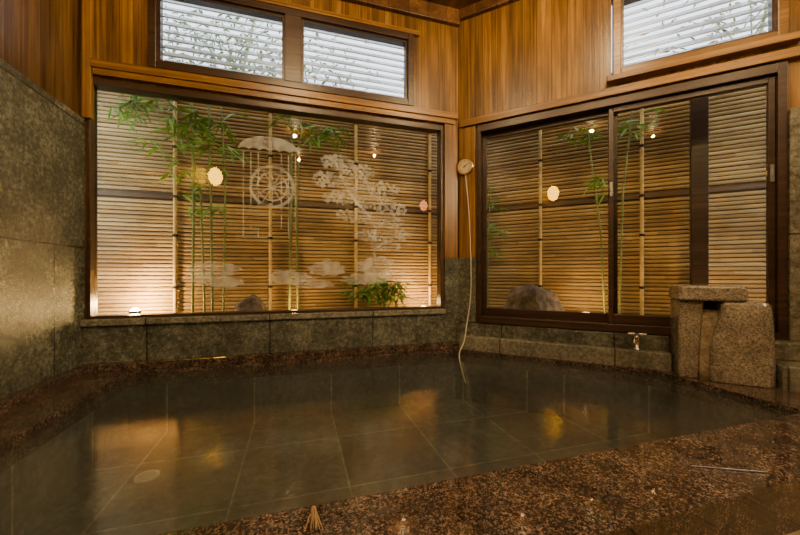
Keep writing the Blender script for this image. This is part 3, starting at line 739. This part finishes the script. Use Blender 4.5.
bamboo((0.66, 0.36, GZ), [([(0.0, 0, 0), (0.01, 0, 1.2), (-0.02, 0.02, 2.3)], 0.011), ([(0.09, 0.05, 0), (0.06, 0.03, 1.2), (-0.06, 0, 1.9), (-0.32, -0.03, 2.12)], 0.009),
                          ([(0.17, -0.03, 0), (0.15, 0, 1.2), (0.13, 0, 2.35)], 0.010), ([(0.25, 0.02, 0), (0.27, 0, 1.3), (0.22, 0, 2.3)], 0.008)],
       [((-0.38, 0, 1.97), (0.24, 0.08, 0.14), 28), ((-0.12, 0, 1.76), (0.26, 0.08, 0.16), 26), ((0.12, 0, 1.55), (0.24, 0.06, 0.16), 13), ((0.05, 0, 1.2), (0.22, 0.06, 0.18), 10), ((0.16, 0, 1.9), (0.24, 0.05, 0.12), 12)],
       'slender green bamboo clump with drooping leaves before fence', 0.17)
bamboo((1.50, 0.34, GZ), [([(0, 0, 0), (0.02, 0, 1.2), (0.03, 0.0, 2.3)], 0.011), ([(0.08, 0.04, 0), (0.07, 0.02, 1.2), (0.12, 0, 2.3)], 0.009)],
       [((0.32, 0, 1.90), (0.20, 0.06, 0.08), 26), ((0.02, 0, 2.0), (0.14, 0.05, 0.08), 10)],
       'pair of thin bamboo stems with bright green tops', 0.15)
bamboo((2.44, 0.30, GZ), [([(0, 0, 0), (-0.05, 0, 0.28)], 0.005), ([(0.02, 0.02, 0), (0.12, 0, 0.3)], 0.005), ([(0.0, 0.02, 0), (0.02, 0, 0.34)], 0.005)],
       [((-0.16, 0, 0.32), (0.18, 0.06, 0.11), 26), ((0.10, 0, 0.30), (0.13, 0.06, 0.10), 20)],
       'low leafy green shrub beside the window glass', 0.16, cat='shrub', name='garden_shrub', lw=0.085)
x, y = gB(1.24, 0.38)
bamboo((x, y, GZ), [([(0.07, 0, 0), (0.03, 0, 0.9), (-0.05, 0, 1.6), (-0.12, 0, 2.2)], 0.008)],
       [((-0.12, 0, 1.84), (0.17, 0.06, 0.06), 13), ((0.0, 0, 1.32), (0.10, 0.05, 0.08), 7)],
       'thin leaning bamboo stem behind the fixed door leaf', 0.13, rot=-45)
x, y = gB(1.50, 0.38)
bamboo((x, y, GZ), [([(-0.08, 0, 0), (-0.05, 0, 1.2), (0.04, 0, 2.2)], 0.007)],
       [((0.08, 0, 1.84), (0.15, 0.06, 0.08), 13)],
       'thin bamboo stem with leafy top behind the closed door leaf', 0.13, rot=-45)
x, y = gB(0.22, 0.36)
bamboo((x, y, GZ), [([(0, 0, 0), (0, 0, 0.9), (0.03, 0, 1.5)], 0.006)], [((0.02, 0, 0.95), (0.09, 0.05, 0.24), 12), ((0, 0, 1.3), (0.06, 0.04, 0.1), 5)],
       'single young bamboo shoot near the wall corner', 0.13, rot=-45)
# trees beyond the fences
def tree(x, y, n, lbl):
    bm = B(); tube(bm, [(0, 0, 0), (0.05, 0, 1.5), (0.0, 0.1, 3.0), (0.3, 0, 4.4)], [0.07, 0.05, 0.03, 0.012], 10)
    for q in range(9):
        a = q*0.9; tube(bm, [(0.0, 0.08, 2.9+0.12*q), (0.7*math.cos(a), 0.5*math.sin(a), 3.3+0.16*q)], [0.011, 0.004], 6)
    tr = obj('garden_tree', bm, M_culm, Matrix.Translation((x, y, GZ)), label=lbl, category='tree', smooth=True)
    bm = B()
    for _ in range(n):
        c = Vector((random.gauss(0.1, 0.85), random.gauss(0, 0.4), random.gauss(3.35, 0.5)))
        for j in range(2):
            a = random.uniform(0, 6.28); leaf(bm, c, Vector((math.cos(a), math.sin(a), random.uniform(-0.8, 0.2))), 0.10, 0.014)
    obj('leaves', bm, M_leafd, None, tr)
tree(0.7, 2.3, 1700, 'leafy tree standing beyond the bamboo fence')
x, y = gB(3.1, 2.6); tree(x, y, 450, 'thinly leaved tree standing beyond the fence')

# garden lamps
def garden_lamp(x, y, spot, point, az, drop=0.0, lens=None, ang=140):
    g = empty('garden_lamp', Matrix.Translation((x, y, GZ)) @ Matrix.Rotation(math.radians(az), 4, 'Z'), 'small black garden uplight glowing beside the glass', 'lamp', group='garden uplights')
    D = -drop
    bm = B(); lathe(bm, [(0.035, 0), (0.035, 0.01), (0.01, 0.014), (0.01, 0.06+D)], 16); obj('stand', bm, M_tie, None, g)
    bm = B(); seg = 20
    rings = [[bm.verts.new((r*math.cos(2*math.pi*k/seg), r*math.sin(2*math.pi*k/seg), z+D)) for k in range(seg)] for r, z in ((0.015, 0.06), (0.04, 0.075), (0.045, 0.125), (0.040, 0.125), (0.036, 0.115))]
    for r0, r1 in zip(rings, rings[1:]):
        for k in range(seg): bm.faces.new((r0[k], r0[(k+1) % seg], r1[(k+1) % seg], r1[k]))
    obj('housing', bm, M_tie, None, g)
    bm = B(); lathe(bm, [(0.036, 0.115+D), (0.034, 0.13+D), (0.02, 0.145+D), (0.005, 0.15+D)], 16); obj('lens', bm, lens or M_glow, None, g, smooth=True)
    l = bpy.data.lights.new('beam', 'SPOT'); l.energy = spot; l.color = (1.0, 0.54, 0.18); l.spot_size = math.radians(150); l.spot_blend = 0.9; l.shadow_soft_size = 0.03
    lo = bpy.data.objects.new('beam', l); COL.objects.link(lo); lo.parent = g; lo.location = (0, 0, 0.17+D); lo.rotation_euler = (math.radians(ang), 0, 0)
    l = bpy.data.lights.new('bulb', 'POINT'); l.energy = point; l.color = (1.0, 0.60, 0.22); l.shadow_soft_size = 0.03
    lo = bpy.data.objects.new('bulb', l); COL.objects.link(lo); lo.parent = g; lo.location = (0, 0, 0.19+D)
garden_lamp(0.20, 0.40, 24, 22, 0, -0.02, None, 110)
garden_lamp(2.90, 0.34, 24, 4, 0, 0.02, M_glow2, 120)
garden_lamp(1.55, 0.17, 7, 1.0, 0, 0.045, M_glow2)
x, y = gB(1.15, 0.18); garden_lamp(x, y, 10, 1, -45, 0.045, M_glow2)
x, y = gB(2.2, 0.18); garden_lamp(x, y, 6, 1, -45, 0.045, M_glow2)

# ------------------------------------------------------------------ sky
w = bpy.data.worlds.new('sky'); scene.world = w; w.use_nodes = True
nt = w.node_tree; nt.nodes.clear()
out = nt.nodes.new('ShaderNodeOutputWorld'); bg = nt.nodes.new('ShaderNodeBackground')
sky = nt.nodes.new('ShaderNodeTexSky'); sky.sky_type = 'NISHITA'; sky.sun_disc = False
sky.sun_elevation = math.radians(35); sky.sun_rotation = math.radians(150); sky.dust_density = 3.0; sky.air_density = 1.0
mixn = nt.nodes.new('ShaderNodeMix'); mixn.data_type = 'RGBA'; mixn.inputs[0].default_value = 0.75
mixn.inputs[7].default_value = (6.5, 6.9, 7.4, 1)
nt.links.new(sky.outputs[0], mixn.inputs[6]); nt.links.new(mixn.outputs[2], bg.inputs[0]); bg.inputs[1].default_value = 0.37
nt.links.new(bg.outputs[0], out.inputs[0])

# ------------------------------------------------------------------ camera
cam = bpy.data.cameras.new('camera'); co = bpy.data.objects.new('camera', cam); COL.objects.link(co)
co.location = (1.571, -3.178, 0.72); co.rotation_euler = (math.radians(90), 0, math.radians(-16.8))
cam.sensor_width = 36; cam.lens = 342/800*36; cam.shift_y = 7.5/800; cam.clip_start = 0.02
scene.camera = co
